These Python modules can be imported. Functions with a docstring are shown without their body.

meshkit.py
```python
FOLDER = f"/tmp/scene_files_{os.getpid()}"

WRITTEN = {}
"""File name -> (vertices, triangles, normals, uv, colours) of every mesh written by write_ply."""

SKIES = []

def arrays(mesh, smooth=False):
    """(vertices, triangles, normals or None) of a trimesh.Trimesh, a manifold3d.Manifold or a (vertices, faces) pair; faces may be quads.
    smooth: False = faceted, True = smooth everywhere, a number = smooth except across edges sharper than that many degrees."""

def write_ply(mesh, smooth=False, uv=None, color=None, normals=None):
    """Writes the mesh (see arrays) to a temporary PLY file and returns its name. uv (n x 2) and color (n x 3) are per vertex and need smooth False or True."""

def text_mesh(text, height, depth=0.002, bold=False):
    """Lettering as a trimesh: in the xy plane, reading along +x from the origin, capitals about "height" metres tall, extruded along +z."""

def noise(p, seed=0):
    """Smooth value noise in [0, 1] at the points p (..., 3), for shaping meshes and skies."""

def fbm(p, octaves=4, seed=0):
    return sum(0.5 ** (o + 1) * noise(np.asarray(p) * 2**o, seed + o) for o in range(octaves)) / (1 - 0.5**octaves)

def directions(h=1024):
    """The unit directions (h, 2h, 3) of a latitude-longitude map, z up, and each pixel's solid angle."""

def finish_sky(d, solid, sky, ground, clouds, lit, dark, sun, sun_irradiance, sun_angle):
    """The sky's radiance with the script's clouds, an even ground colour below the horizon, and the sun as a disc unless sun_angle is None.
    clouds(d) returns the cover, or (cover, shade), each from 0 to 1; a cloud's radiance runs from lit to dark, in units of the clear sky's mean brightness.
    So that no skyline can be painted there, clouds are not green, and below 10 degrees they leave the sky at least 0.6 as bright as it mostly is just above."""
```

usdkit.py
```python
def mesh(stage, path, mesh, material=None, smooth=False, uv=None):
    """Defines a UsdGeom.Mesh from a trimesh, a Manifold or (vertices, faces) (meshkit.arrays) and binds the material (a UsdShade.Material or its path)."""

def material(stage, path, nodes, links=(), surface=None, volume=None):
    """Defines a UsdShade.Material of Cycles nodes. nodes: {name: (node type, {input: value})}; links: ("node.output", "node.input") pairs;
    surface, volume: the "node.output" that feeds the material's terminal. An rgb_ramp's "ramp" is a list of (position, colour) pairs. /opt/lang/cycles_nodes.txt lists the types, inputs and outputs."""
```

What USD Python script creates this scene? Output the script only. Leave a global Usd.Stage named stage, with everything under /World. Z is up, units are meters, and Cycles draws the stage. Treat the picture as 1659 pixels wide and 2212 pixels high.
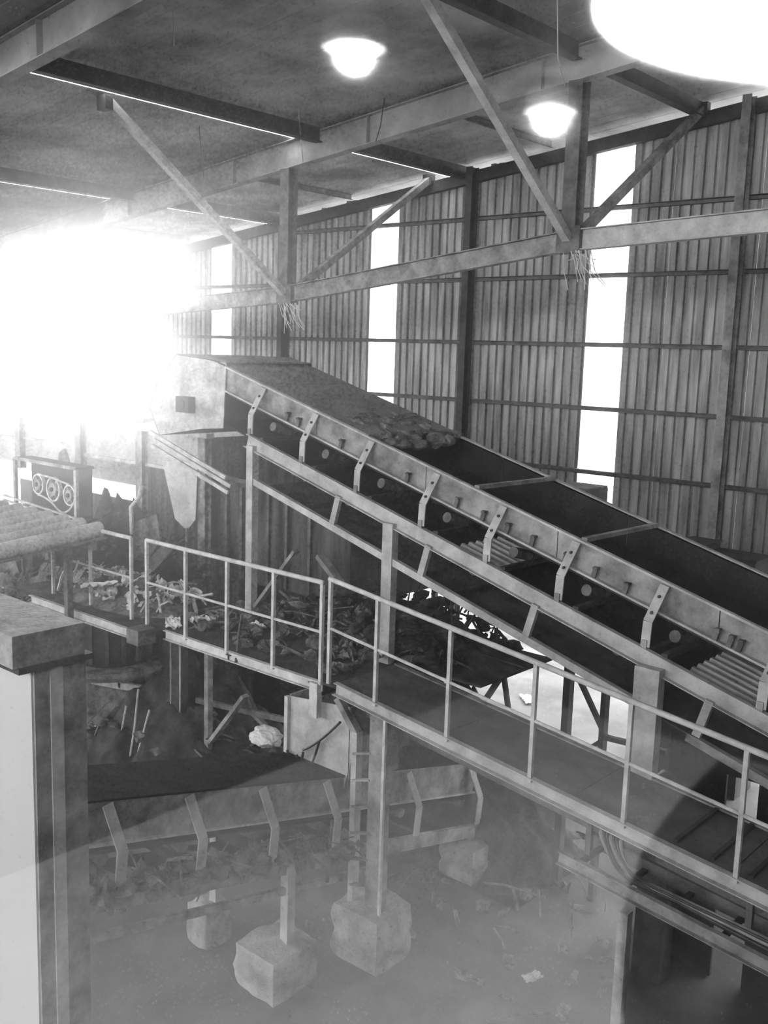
import math, random, numpy as np, trimesh, usdkit, meshkit
from pxr import Usd, UsdGeom, UsdLux, UsdShade, Gf, Sdf
stage = Usd.Stage.CreateInMemory()
UsdGeom.SetStageUpAxis(stage, UsdGeom.Tokens.z); UsdGeom.SetStageMetersPerUnit(stage, 1.0)
world = UsdGeom.Xform.Define(stage, '/World'); stage.SetDefaultPrim(world.GetPrim())
rng = np.random.default_rng(7); random.seed(7)
EYE = 6.1                                             # camera height above the shed floor
# ------------------------------------------------------------------ camera
YAW, PITCH, ROLL, FPX = math.radians(40.9832), math.radians(8.94365), math.radians(1.79722), 2172.56
DV = np.array([-math.sin(YAW)*math.cos(PITCH), math.cos(YAW)*math.cos(PITCH), -math.sin(PITCH)])
r_ = np.cross(DV, [0, 0, 1]); r_ /= np.linalg.norm(r_); u_ = np.cross(r_, DV)
RV = math.cos(ROLL)*r_ + math.sin(ROLL)*u_; UV = -math.sin(ROLL)*r_ + math.cos(ROLL)*u_
cam = UsdGeom.Camera.Define(stage, '/World/camera')
cam.AddTransformOp().Set(Gf.Matrix4d(*RV, 0, *UV, 0, *(-DV), 0, 0, 0, EYE, 1))
cam.CreateHorizontalApertureAttr(36.0); cam.CreateFocalLengthAttr(36.0*FPX/1659)
cam.CreateClippingRangeAttr((0.05, 2000.0)); cam.CreateExposureAttr(2.25)
# ------------------------------------------------------------------ sky, sun
dome = UsdLux.DomeLight.Define(stage, '/World/sky'); dome.CreateColorAttr((1, 1, 1)); dome.CreateIntensityAttr(1.0)
SUN_DIR = DV + (165-829.5)/FPX*RV - (645-1106)/FPX*UV; SUN_DIR /= np.linalg.norm(SUN_DIR)   # towards the low sun
sun = UsdLux.DistantLight.Define(stage, '/World/sun'); sun.CreateAngleAttr(0.6); sun.CreateIntensityAttr(0.17); sun.CreateNormalizeAttr(True); sun.CreateColorAttr((1, 1, 1))
zx = SUN_DIR; xx = np.cross([0, 0, 1], zx); xx /= np.linalg.norm(xx); yy = np.cross(zx, xx)
sun.AddTransformOp().Set(Gf.Matrix4d(*xx, 0, *yy, 0, *zx, 0, 0, 0, 0, 1))
HAZE_DENSITY, HAZE_ANISO = 0.0065, 0.915

def W(px, py, Y):                                     # point of a picture position on the upright plane Y
    v = DV + (px-829.5)/FPX*RV - (py-1106)/FPX*UV
    p = v*Y/v[1]; return np.array([p[0], p[1], p[2]+EYE])
def WX(px, py, X):
    v = DV + (px-829.5)/FPX*RV - (py-1106)/FPX*UV
    p = v*X/v[0]; return np.array([p[0], p[1], p[2]+EYE])
def WZ(px, py, Z):
    v = DV + (px-829.5)/FPX*RV - (py-1106)/FPX*UV
    p = v*(Z-EYE)/v[2]; return np.array([p[0], p[1], p[2]+EYE])

# ------------------------------------------------------------------ materials
MAT = {}
def mat(name, lo, hi, scale=3.0, stretch=(1, 1, 1), rough=0.75, spec=0.3, bump=0.1, metal=0.0, fine=40.0, detail=6, mid=(0.35, 0.68)):
    n = {"g": ("geometry", {}), "m": ("mapping", {"scale": stretch}), "n": ("noise_texture", {"scale": scale, "detail": detail, "roughness": 0.62}),
         "r": ("rgb_ramp", {"ramp": [(mid[0], (lo,)*3), (mid[1], (hi,)*3)]}), "f": ("noise_texture", {"scale": fine, "detail": 3}),
         "x": ("mix", {"mix_type": "multiply", "fac": 0.28}),
         "b": ("bump", {"strength": bump, "distance": 0.02}), "p": ("principled_bsdf", {"roughness": rough, "specular_ior_level": spec, "metallic": metal})}
    l = [("g.position", "m.vector"), ("m.vector", "n.vector"), ("m.vector", "f.vector"), ("n.fac", "r.fac"), ("r.color", "x.color1"), ("f.fac", "x.color2"), ("x.color", "p.base_color"),
         ("f.fac", "b.height"), ("b.normal", "p.normal")]
    MAT[name] = usdkit.material(stage, '/World/Looks/'+name, n, l, surface="p.BSDF")
    return MAT[name]
def plain(name, c, rough=0.6, **kw):
    MAT[name] = usdkit.material(stage, '/World/Looks/'+name, {"p": ("principled_bsdf", {"base_color": (c,)*3, "roughness": rough, **kw})}, surface="p.BSDF")
mat('paint_light', .34, .62, 4); mat('paint_mid', .13, .42, 4); mat('steel_dark', .025, .08, 5); mat('steel_grey', .07, .2, 5)
mat('rail_paint', .45, .75, 6); mat('roof_sheet', .14, .66, 0.42, detail=5, rough=.9, mid=(.34, .66), fine=2.5, bump=.1); mat('rafter_web', .22, .52, 0.8, detail=8)
mat('wall_sheet', .18, .52, 2.2, (3, 1, .35), rough=.6, spec=.4); mat('wall_dark', .10, .26, 2.2, (3, 1, .35), rough=.6)
mat('belt', .02, .05, 3, rough=.85, spec=.1); mat('belt_dusty', .16, .26, 3, rough=.9); mat('rubber', .02, .05, 6, rough=.7)
mat('deck', .08, .17, 3, rough=.85); mat('deck_dirty', .025, .1, 4, rough=.95)
mat('dirt_floor', .06, .16, 0.9, detail=9, rough=.95); mat('yard', .07, .13, 0.6, rough=.95); mat('sunlit_ground', .6, .8, 0.6, rough=.95); mat('concrete', .24, .50, 3, rough=.95, bump=.5)
mat('waste_dark', .015, .09, 4, rough=1, bump=.8); mat('waste_mid', .05, .26, 5, rough=1, bump=.8); mat('stained', .02, .18, 2.0, (2, 2, .25), rough=.8)
mat('paper', .62, .85, 6, rough=.9); mat('bag', .45, .75, 6, rough=.6); mat('bin_panel', .38, .58, 2, rough=.8)
mat('pan_steel', .03, .13, 2.5, rough=.9); mat('cable', .03, .08, 8, rough=.5); mat('timber', .14, .30, 3, (1, 1, 8), rough=.9); mat('cabin_wall', .05, .07, 2); mat('cabin_floor', .65, .8, 2)
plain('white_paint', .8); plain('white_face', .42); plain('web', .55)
def emit(name, s):
    MAT[name] = usdkit.material(stage, '/World/Looks/'+name, {"e": ("emission", {"color": (1, 1, 1), "strength": s})}, surface="e.emission")
emit('lamp_glow', 60); emit('dish_glow', 11.5)
MAT['skylight'] = usdkit.material(stage, '/World/Looks/skylight', {"t": ("translucent_bsdf", {"color": (.8,)*3}), "c": ("transparent_bsdf", {"color": (.9,)*3}), "m": ("mix_closure", {"fac": .6})},
    [("t.BSDF", "m.closure1"), ("c.BSDF", "m.closure2")], surface="m.closure")
MAT['pane'] = usdkit.material(stage, '/World/Looks/pane', {"t": ("transparent_bsdf", {"color": (.98,)*3}), "s": ("glossy_bsdf", {"roughness": 0.04, "color": (1, 1, 1)}),
    "m": ("mix_closure", {"fac": 0.075})}, [("t.BSDF", "m.closure1"), ("s.BSDF", "m.closure2")], surface="m.closure")
MAT['haze'] = usdkit.material(stage, '/World/Looks/haze', {"v": ("principled_volume", {"color": (.95,)*3, "density": HAZE_DENSITY, "anisotropy": HAZE_ANISO})}, volume="v.volume")

# ------------------------------------------------------------------ scene helpers
taken = {}
def numbered(path):
    k = taken.get(path, 0); taken[path] = k+1
    return path if k == 0 else f"{path}_{k:03d}"
def keys(p, label=None, cat=None, group=None, kind=None):
    for k, v in (('label', label), ('category', cat), ('group', group), ('kind', kind)):
        if v: p.SetCustomDataByKey(k, v)
    return p
BASE = {}
def thing(name, label, cat, loc=(0, 0, 0), group=None, kind=None):
    x = UsdGeom.Xform.Define(stage, numbered('/World/'+name)); x.AddTranslateOp().Set(Gf.Vec3d(*map(float, loc)))
    BASE[str(x.GetPath())] = np.array(loc, float); BASE[x.GetPath().pathString] = np.array(loc, float)
    return keys(x.GetPrim(), label, cat, group, kind)
def base_of(path):
    while path not in BASE: path = path.rsplit('/', 1)[0]
    return BASE[path]
def part(parent, name, m, material, label=None, smooth=False, kind=None):
    m = m if isinstance(m, trimesh.Trimesh) else join(m)
    p = parent.GetPath().pathString
    m = m.copy(); m.apply_translation(-base_of(p))
    g = usdkit.mesh(stage, numbered(p+'/'+name), m, MAT[material], smooth=smooth)
    return keys(g.GetPrim(), label, None, None, kind)
def solo(name, m, material, label=None, cat=None, group=None, kind=None, smooth=False):
    m = m if isinstance(m, trimesh.Trimesh) else join(m)
    g = usdkit.mesh(stage, numbered('/World/'+name), m, MAT[material], smooth=smooth)
    return keys(g.GetPrim(), label, cat, group, kind)
def join(ms): return trimesh.util.concatenate(ms)
V = np.array
def box(lo, hi):
    m = trimesh.creation.box(np.abs(V(hi, float)-V(lo, float))); m.apply_translation((V(lo, float)+V(hi, float))/2); return m
def frame(p, q, up=(0, 0, 1)):
    p, q = V(p, float), V(q, float); d = q-p; L = np.linalg.norm(d); d /= L
    up = V(up, float); s = np.cross(d, up)
    if np.linalg.norm(s) < 1e-3: s = np.cross(d, [1., 0, 0]) if abs(d[0]) < .9 else np.cross(d, [0, 1., 0])
    s /= np.linalg.norm(s); u = np.cross(s, d); return p, q, d, s, u, L
def extr(p, q, poly, up=(0, 0, 1)):
    """poly: outline in (side, up) metres, swept from p to q"""
    p, q, d, s, u, L = frame(p, q, up); poly = V(poly, float); n = len(poly)
    from shapely.geometry import Polygon
    m = trimesh.creation.extrude_polygon(Polygon(poly), L)
    v = m.vertices; m.vertices = p + v[:, :1]*s + v[:, 1:2]*u + v[:, 2:3]*d
    if np.linalg.det(np.stack([s, u, d])) < 0: m.invert()
    return m
def bar(p, q, w, h, up=(0, 0, 1)): return extr(p, q, [(-w/2, -h/2), (w/2, -h/2), (w/2, h/2), (-w/2, h/2)], up)
def ibeam(p, q, b, h, t=.012, up=(0, 0, 1)):
    return extr(p, q, [(-b/2, -h/2), (b/2, -h/2), (b/2, -h/2+t), (t/2, -h/2+t), (t/2, h/2-t), (b/2, h/2-t), (b/2, h/2), (-b/2, h/2), (-b/2, h/2-t), (-t/2, h/2-t), (-t/2, -h/2+t), (-b/2, -h/2+t)], up)
def channel(p, q, b, h, t=.01, up=(0, 0, 1), flip=1):
    """C section: web on the side -flip"""
    f = flip
    return extr(p, q, [(-f*b/2, -h/2), (f*b/2, -h/2), (f*b/2, -h/2+t), (-f*b/2+f*t, -h/2+t), (-f*b/2+f*t, h/2-t), (f*b/2, h/2-t), (f*b/2, h/2), (-f*b/2, h/2)][::f], up)
def tube(pts, r, n=8):
    pts = [V(p, float) for p in pts]; out = []
    P = V(pts); T = np.gradient(P, axis=0); T /= np.linalg.norm(T, axis=1, keepdims=True)+1e-12
    ref = V([0, 0, 1.]) if np.abs(T[:, 2]).max() < .95 else V([.93, .36, 0.])
    vs = []
    for c, t in zip(P, T):
        a = np.cross(t, ref); a /= np.linalg.norm(a)+1e-9; b = np.cross(t, a)
        ang = np.arange(n)*2*np.pi/n; vs.append(c + r*(np.cos(ang)[:, None]*a+np.sin(ang)[:, None]*b))
    v = np.vstack(vs); f = []
    for i in range(len(P)-1):
        for j in range(n):
            a, b, c, d = i*n+j, i*n+(j+1) % n, (i+1)*n+(j+1) % n, (i+1)*n+j; f += [(a, c, b), (a, d, c)]
    k = len(v); v = np.vstack([v, P[0], P[-1]])
    for j in range(n):
        f.append((k, j, (j+1) % n)); f.append((k+1, (len(P)-1)*n+(j+1) % n, (len(P)-1)*n+j))
    m = trimesh.Trimesh(v, f, process=False); m.fix_normals(); return m
def cyl(p, q, r, n=20): return tube([p, q], r, n)
def prism(poly, axis_o, ex, ey, ez, depth):
    """outline (a,b) in plane ex,ey from origin, thickness along ez"""
    from shapely.geometry import Polygon
    m = trimesh.creation.extrude_polygon(Polygon(poly), depth); v = m.vertices
    m.vertices = V(axis_o, float)+v[:, :1]*V(ex, float)+v[:, 1:2]*V(ey, float)+v[:, 2:3]*V(ez, float)
    if np.linalg.det(np.stack([V(ex, float), V(ey, float), V(ez, float)])) < 0: m.invert()
    return m
def xz(poly, y, depth): return prism(poly, (0, y, 0), (1, 0, 0), (0, 0, 1), (0, 1, 0), depth)
def ribbed(profile, p0, eu, ew, L, es):
    """thin corrugated sheet: profile (u, w) points, swept L along es; returned as a closed thin shell"""
    t = .004; pr = V(profile, float); eu, ew, es, p0 = [V(a, float) for a in (eu, ew, es, p0)]
    a = p0+pr[:, :1]*eu+pr[:, 1:2]*ew; b = a+t*ew; n = len(a)
    v = np.vstack([a, a+L*es, b, b+L*es]); f = []
    for i in range(n-1):
        f += [(i, i+1, n+i+1), (i, n+i+1, n+i), (2*n+i, 3*n+i+1, 2*n+i+1), (2*n+i, 3*n+i, 3*n+i+1)]
        f += [(i, 2*n+i+1, i+1), (i, 2*n+i, 2*n+i+1), (n+i, n+i+1, 3*n+i+1), (n+i, 3*n+i+1, 3*n+i)]
    f += [(0, n, 3*n), (0, 3*n, 2*n), (n-1, 3*n-1, 4*n-1), (n-1, 4*n-1, 2*n-1)]
    m = trimesh.Trimesh(v, f, process=False); m.fix_normals(); return m
def lump(c, r, seed, amp=.35, sub=3, freq=2.2):
    m = trimesh.creation.icosphere(sub); v = m.vertices.copy(); g = np.random.default_rng(seed); o = g.uniform(0, 50, 3)
    d = (meshkit.fbm(v*freq+o)-.5)*2
    v *= 1+amp*2*d.reshape(-1, 1); m.vertices = V(c)+v*V(r); return m
def crumple(c, w, h, seed, lift=.06, n=7, tilt=0):
    g = np.random.default_rng(seed); u, v = np.meshgrid(np.linspace(-.5, .5, n), np.linspace(-.5, .5, n)); z = g.uniform(0, 1, u.shape)*lift
    a = g.uniform(0, 6.28); x = u*w*(1+.3*g.standard_normal(u.shape)*.3); y = v*h*(1+.3*g.standard_normal(u.shape)*.3)
    P = np.stack([x*math.cos(a)-y*math.sin(a), x*math.sin(a)+y*math.cos(a), z+tilt*x], -1).reshape(-1, 3)+V(c); f = []
    for i in range(n-1):
        for j in range(n-1):
            k = i*n+j; f += [(k, k+1, k+n+1), (k, k+n+1, k+n)]
    m = trimesh.Trimesh(P, f, process=False); b = m.copy(); b.vertices = b.vertices-[0, 0, .006]; b.invert(); return join([m, b])

# ================================================================== STRUCTURE
def roofz(x): return EYE+3.9+.11*(x+7)
YW, YT, XL, XR = 15.2, 11.5, -33.0, 4.2
solo('floor', box((XL-2, -9, -.2), (XR+3, 20.5, 0)), 'dirt_floor', kind='structure')
g = trimesh.creation.box((400, 400, .2)); g.apply_translation((-60, 120, -.32)); solo('yard_ground', g, 'yard', kind='structure'); solo('sunlit_yard_patch', box((-80, 20.6, -.22), (-15.5, 60, -.17)), 'sunlit_ground', kind='structure')  # second patch: glare of sunlit ground put into its pale colour
# back wall of ribbed sheets with see-through strips
PITCH_S = .705
prof = []
for k in range(4):
    a = k*PITCH_S/4; prof += [(a, 0), (a+.108, 0), (a+.116, .05), (a+.164, .05), (a+.172, 0)]
prof = prof[:-1]+[(PITCH_S-.002, 0)]
wall = thing('wall_back', None, None, (0, 0, 0), kind='structure')
ZB = EYE-3.02
i0 = int(math.floor((-21.0+8.82)/PITCH_S)); wn = 0
for i in range(i0, 18):
    x0 = -8.82+PITCH_S*i; top = roofz(x0)-.10
    if i in (-14, -7, 0, 7):
        wn += 1; w = thing(f'window_{wn}', None, None, (0, 0, 0), kind='structure')
        part(w, 'translucent_sheet', ribbed([(0, 0), (.11, 0), (.12, .03), (.16, .03), (.17, 0), (.53, 0), (.54, .03), (.58, .03), (.59, 0), (PITCH_S, 0)], (x0, YW, ZB), (1, 0, 0), (0, 1, 0), top-.2-ZB, (0, 0, 1)), 'skylight')
    else:
        part(wall, 'wall_sheet', ribbed(prof, (x0, YW+rng.uniform(-.002, .002), ZB), (1, 0, 0), (0, 1, 0), top-ZB+rng.uniform(-.03, .03), (0, 0, 1)), 'wall_sheet')
for z in (2.456, 1.385, .257, -.804, -1.88, -2.92):
    for a, b in ((-21.0, -16.2), (-16.04, -11.3), (-11.14, -6.33), (-6.17, -1.3), (-1.15, XR)):
        if z > 2.3 and a < -20.5 : continue
        part(wall, 'girt', channel((a, YW-.06, EYE+z), (b, YW-.06, EYE+z), .10, .07, .008), 'steel_grey')
for a, b in ((-21.0, -16.2), (-16.04, -11.3), (-11.14, -6.33), (-6.17, -1.3), (-1.15, XR)):
    part(wall, 'eave_beam', bar((a, YW-.09, roofz(a)-.26), (b, YW-.09, roofz(b)-.26), .12, .2), 'steel_dark')
part(wall, 'sill_beam', bar((-21, YW-.06, ZB-.07), (XR, YW-.06, ZB-.07), .16, .2), 'steel_dark')
# other walls
wr = thing('wall_right', None, None, (0, 0, 0), kind='structure')
part(wr, 'wall_sheet', box((XR, -6, 0), (XR+.06, YW+.1, roofz(XR)-.05)), 'wall_dark')
wf = thing('wall_front_unseen', None, None, (0, 0, 0), kind='structure')
part(wf, 'wall_sheet', box((XL, -8.06, 0), (XR, -8, 6.6)), 'wall_dark')  # out of view; top edge set by how much daylight enters above it
# roof of ribbed sheets in three bays, slits between them
roof = thing('ceiling', None, None, (0, 0, 0), kind='structure')
sl = V([1, 0, .11])/math.hypot(1, .11); nrm = V([-.11, 0, 1])/math.hypot(1, .11)
rp = [(0, 0), (.09, 0), (.10, .003), (.14, .003), (.15, 0), (.42, 0), (.43, .003), (.47, .003), (.48, 0), (.705, 0)]
for (xa, xb) in ((XL, -17.27), (-17.14, -12.18), (-12.05, XR)):
    for k in range(35):
        y0 = -8.0+k*.70
        if y0 > YW+.7: break
        j = 0.0
        part(roof, 'roof_sheet', ribbed(rp, (xa, y0, roofz(xa)+j), (0, 1, 0), nrm, math.hypot(xb-xa, .11*(xb-xa)), sl), 'roof_sheet')
# rafters (parallel to the wall) and deep purlins (square to it)
for y, lab in ((YT, 'deep steel roof rafter above the long tie beam in the middle of the shed'), (6.2, 'pale stained roof rafter nearest the viewer at the top left corner'), (1.9, 'roof rafter nearest the cabin window')):
    t = thing('roof_rafter', lab, 'rafter', (0, y, 0), kind='thing')
    a, b = (XL, y, roofz(XL)-.05-.21), (XR, y, roofz(XR)-.05-.21)
    part(t, 'beam', ibeam(a, b, .18, .42, .014), 'roof_sheet')
    for x in np.arange(-31.5, XR, 3.0): part(t, 'stiffener', box((x-.006, y-.085, roofz(x)-.45), (x+.006, y+.085, roofz(x)-.07)), 'roof_sheet')
for x in (-11.46, -16.3, -6.97):
    for ya, yb, w in ((YT+.1, YW, ' (wall bay)'), (6.3, YT-.1, ''), (2.0, 6.1, ' (cabin bay)')):
        t = thing('roof_purlin', {-11.46: 'dark purlin along the long bright roof slit', -16.3: 'grey purlin along the far left roof slit', -6.97: 'dark purlin over the right tie beam node'}[x] + {' (wall bay)': ', bay beside the ribbed wall', '': ', middle bay', ' (cabin bay)': ', bay over the cabin'}[w], 'purlin', (x, ya, 0), kind='thing')
        z = roofz(x)-.02
        part(t, 'web', box((x-.012, ya, z-.21), (x+.012, yb, z)), 'steel_dark' if x > -12 else 'steel_grey')
        part(t, 'flange', box((x-.07, ya, z-.225), (x+.07, yb, z-.21)), 'steel_dark' if x > -12 else 'paint_mid')
for x in (-9.6, -14.2, -19.3, -4.0):
    for ya, yb in ((YT+.1, YW-.12),):
        t = thing('light_purlin', f'thin purlin under the roof sheets, {"wall" if ya > 11 else "middle"} bay, ' + {-9.6: 'over the middle of the conveyor', -14.2: 'between the two roof slits', -19.3: 'beyond the left roof slit', -4.0: 'over the right of the conveyor'}[x], 'purlin', (x, ya, 0))
        part(t, 'rail', channel((x, ya, roofz(x)-.06), (x, yb, roofz(x)-.06), .05, .1, .006), 'steel_grey')
# columns on the wall
for x, lab in ((-21.1, 'wall column at the edge of the glaring open bay'), (-16.12, 'steel wall column left of the middle bright window strip'), (-11.22, 'dark steel wall column between the middle and right window strips'), (-6.25, 'steel wall column right of the right window strip'), (-1.22, 'wall column outside the picture')):
    t = thing('wall_column', lab, 'column', (x, YW-.16, 0))
    part(t, 'shaft', ibeam((x, YW-.16, 0), (x, YW-.16, roofz(x)-.1), .14, .2, .012, (0, 1, 0)), 'steel_dark' if x != -6.25 else 'paint_mid')
    part(t, 'base_plate', box((x-.16, YW-.3, 0), (x+.16, YW-.02, .03)), 'steel_dark')
# tie beam under the middle rafter, hangers and knee braces
N0, N1, N2, N3 = V([-24, YT, EYE+.24]), V([-12.22, YT, EYE+.9]), V([-6.97, YT, EYE+1.5]), V([XR, YT, EYE+1.93])
t = thing('tie_beam', 'long steel tie beam crossing the shed in front of the window strips', 'beam', N1)
def seg(a, b, o0=.0, o1=.0):
    d = (b-a)/np.linalg.norm(b-a); return a+d*o0, b-d*o1
for a, b, c in ((N0, N1, 'paint_mid'), (N1, N2, 'paint_mid'), (N2, N3, 'paint_light')):
    p, q = seg(a, b, .0, .0); part(t, 'beam', ibeam(p, q, .14, .26, .014), c)
for n_ in (N1, N2):
    part(t, 'gusset', box((n_[0]-.17, YT-.085, n_[2]-.16), (n_[0]+.17, YT+.085, n_[2]+.17)), 'steel_grey')
for n_, lab in ((N1, 'left'), (N2, 'right')):
    x = n_[0]; t = thing('hanger_post', f'upright hanger between the rafter and the {lab} node of the tie beam', 'post', n_)
    part(t, 'shaft', ibeam((x, YT, n_[2]+.14), (x, YT, roofz(x)-.47), .2, .2, .012, (0, 1, 0)), 'steel_grey')
    for sgn, yend, w in ((1, YW-.12, 'towards the ribbed wall'), (-1, 8.15, 'towards the viewer')):
        t = thing('knee_brace', f'slanting knee brace rising from the {lab} tie beam node {w}', 'brace', n_)
        zt = roofz(x)-.09
        part(t, 'angle_bar', bar((x, YT+sgn*.09, n_[2]+.02), (x, yend, zt), .11, .11, (1, 0, 0)), 'paint_light' if sgn < 0 else 'paint_mid')
        part(t, 'end_plate', box((x-.1, yend-.1, zt-.13), (x+.1, yend+.02, zt+.06)), 'steel_dark')
for pts, lab in ((((622, 80, 9.0), (640, 190, 10.3), (655, 356, YT)), 'thin pale wire hanging from the roof down to the left hanger'), (((1186, 70, 8.2), (1205, 125, 9.5), (1220, 185, YT-.2)), 'thin pale wire near the right knee brace'), (((375, 60, 7.2), (376, 100, 7.2)), 'short wire dangling from the roof near the pale rafter'), (((430, 360, 10), (440, 385, 10)), 'short wire dangling beside the left knee brace'), (((830, 235, 11.2), (822, 270, 11.3), (812, 306, 11.38)), 'dark wire dangling to the rafter between the two hangers')):
    P = [W(x, y, Y) for x, y, Y in pts]; P[0] = V([P[0][0], P[0][1], roofz(P[0][0])]); solo('hanging_wire', tube(P, .007, 5), 'web' if 'pale' in lab else 'cable', lab, 'wire')
# cobwebs at the nodes
for n_, lab, s in ((N1, 'left', 3), (N2, 'right', 5)):
    g = np.random.default_rng(s); ms = []
    for k in range(16):
        a = n_+V([g.uniform(-.1, .35), -.1+g.uniform(-.05, .05), -.14]); b = a+V([g.uniform(-.05, .35), 0, -g.uniform(.1, .5)])
        ms.append(tube([a, (a+b)/2+V([g.uniform(-.06, .06), 0, -.04]), b], .006, 4))
    solo('cobweb', ms, 'web', f'dusty torn cobweb hanging below the {lab} tie beam node', 'cobweb', kind='stuff')

# ================================================================== MAIN CONVEYOR (climbs to the left along the wall direction)
SL = -.282; YC, YF = 7.95, 9.55
ca = math.atan(SL); cx_ = V([math.cos(ca), 0, math.sin(ca)]); cn_ = V([-math.sin(ca), 0, math.cos(ca)])     # along (down to the right), normal
def cz(x, h=0): return EYE-1.96+SL*(x+6)+h             # stringer centre line + height
def cp(x, y, h=0): return V([x, y, cz(x, h)])
XA, XB = -9.15, 1.2
conv = thing('main_conveyor', 'large inclined belt conveyor climbing from lower right to its covered head at upper left', 'conveyor', (-6, 8.75, cz(-6)))
part(conv, 'stringer', channel(cp(XA, YC+.03), cp(XB, YC+.03), .06, .165, .01, flip=1 if False else 1), 'paint_light')
part(conv, 'stringer', channel(cp(XA, YF+.2), cp(XB, YF+.2), .06, .165, .01, flip=-1), 'steel_grey')
LCH = -.44
part(conv, 'lower_chord', bar(cp(-9.0, YC+.03, LCH), cp(-3.75, YC+.03, LCH), .06, .075), 'paint_light')
part(conv, 'lower_chord', bar(cp(-3.4, YC+.03, LCH-.03), cp(XB, YC+.03, LCH-.03), .06, .075), 'paint_mid')
part(conv, 'lower_chord', bar(cp(-9.0, YF+.2, LCH), cp(XB, YF+.2, LCH), .06, .075), 'steel_dark')
for px, py in ((724, 1103), (917, 1212), (1147, 1340), (1520, 1560)):
    p = W(px, py, YC); x = p[0]
    a = cp(x+.03, YC+.03, -.06); L = (LCH+.08)
    part(conv, 'strut', bar(a, a+cn_*L*.97, .05, .075, cx_), 'paint_light')
for x in (-8.2, -6.0, -3.9, -1.5):
    part(conv, 'cross_member', bar(cp(x, YC+.06, -.03), cp(x, YF+.2, -.03), .07, .07), 'steel_dark')
    part(conv, 'cross_member', bar(cp(x, YC+.06, LCH), cp(x, YF+.2, LCH), .06, .06), 'steel_dark')
# side skirts of the trough
HT, HB = .69, .405                                    # skirt top and bottom above the stringer centre line
def skirt(y, x0, x1, t, m):
    for a in np.arange(x0, x1, 1.62):
        b = min(a+1.61, x1)
        part(conv, 'skirt_plate', prism([(a, cz(a, HB)), (b, cz(b, HB)), (b, cz(b, HT)), (a, cz(a, HT))], (0, y, 0), (1, 0, 0), (0, 0, 1), (0, 1, 0), t), m)
skirt(8.15, -9.75, XB, .012, 'paint_mid'); HB = .27; skirt(YF-.02, -9.75, XB, .012, 'belt'); HB = .405
part(conv, 'skirt_flange', bar(cp(-9.7, 8.135, HT), cp(XB, 8.135, HT), .05, .02), 'paint_light')
part(conv, 'skirt_flange', bar(cp(-9.7, 8.125, HB), cp(XB, 8.125, HB), .07, .02), 'paint_light')
part(conv, 'skirt_flange', bar(cp(-9.7, YF+.01, HT), cp(XB, YF+.01, HT), .06, .03), 'paint_light')
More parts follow.
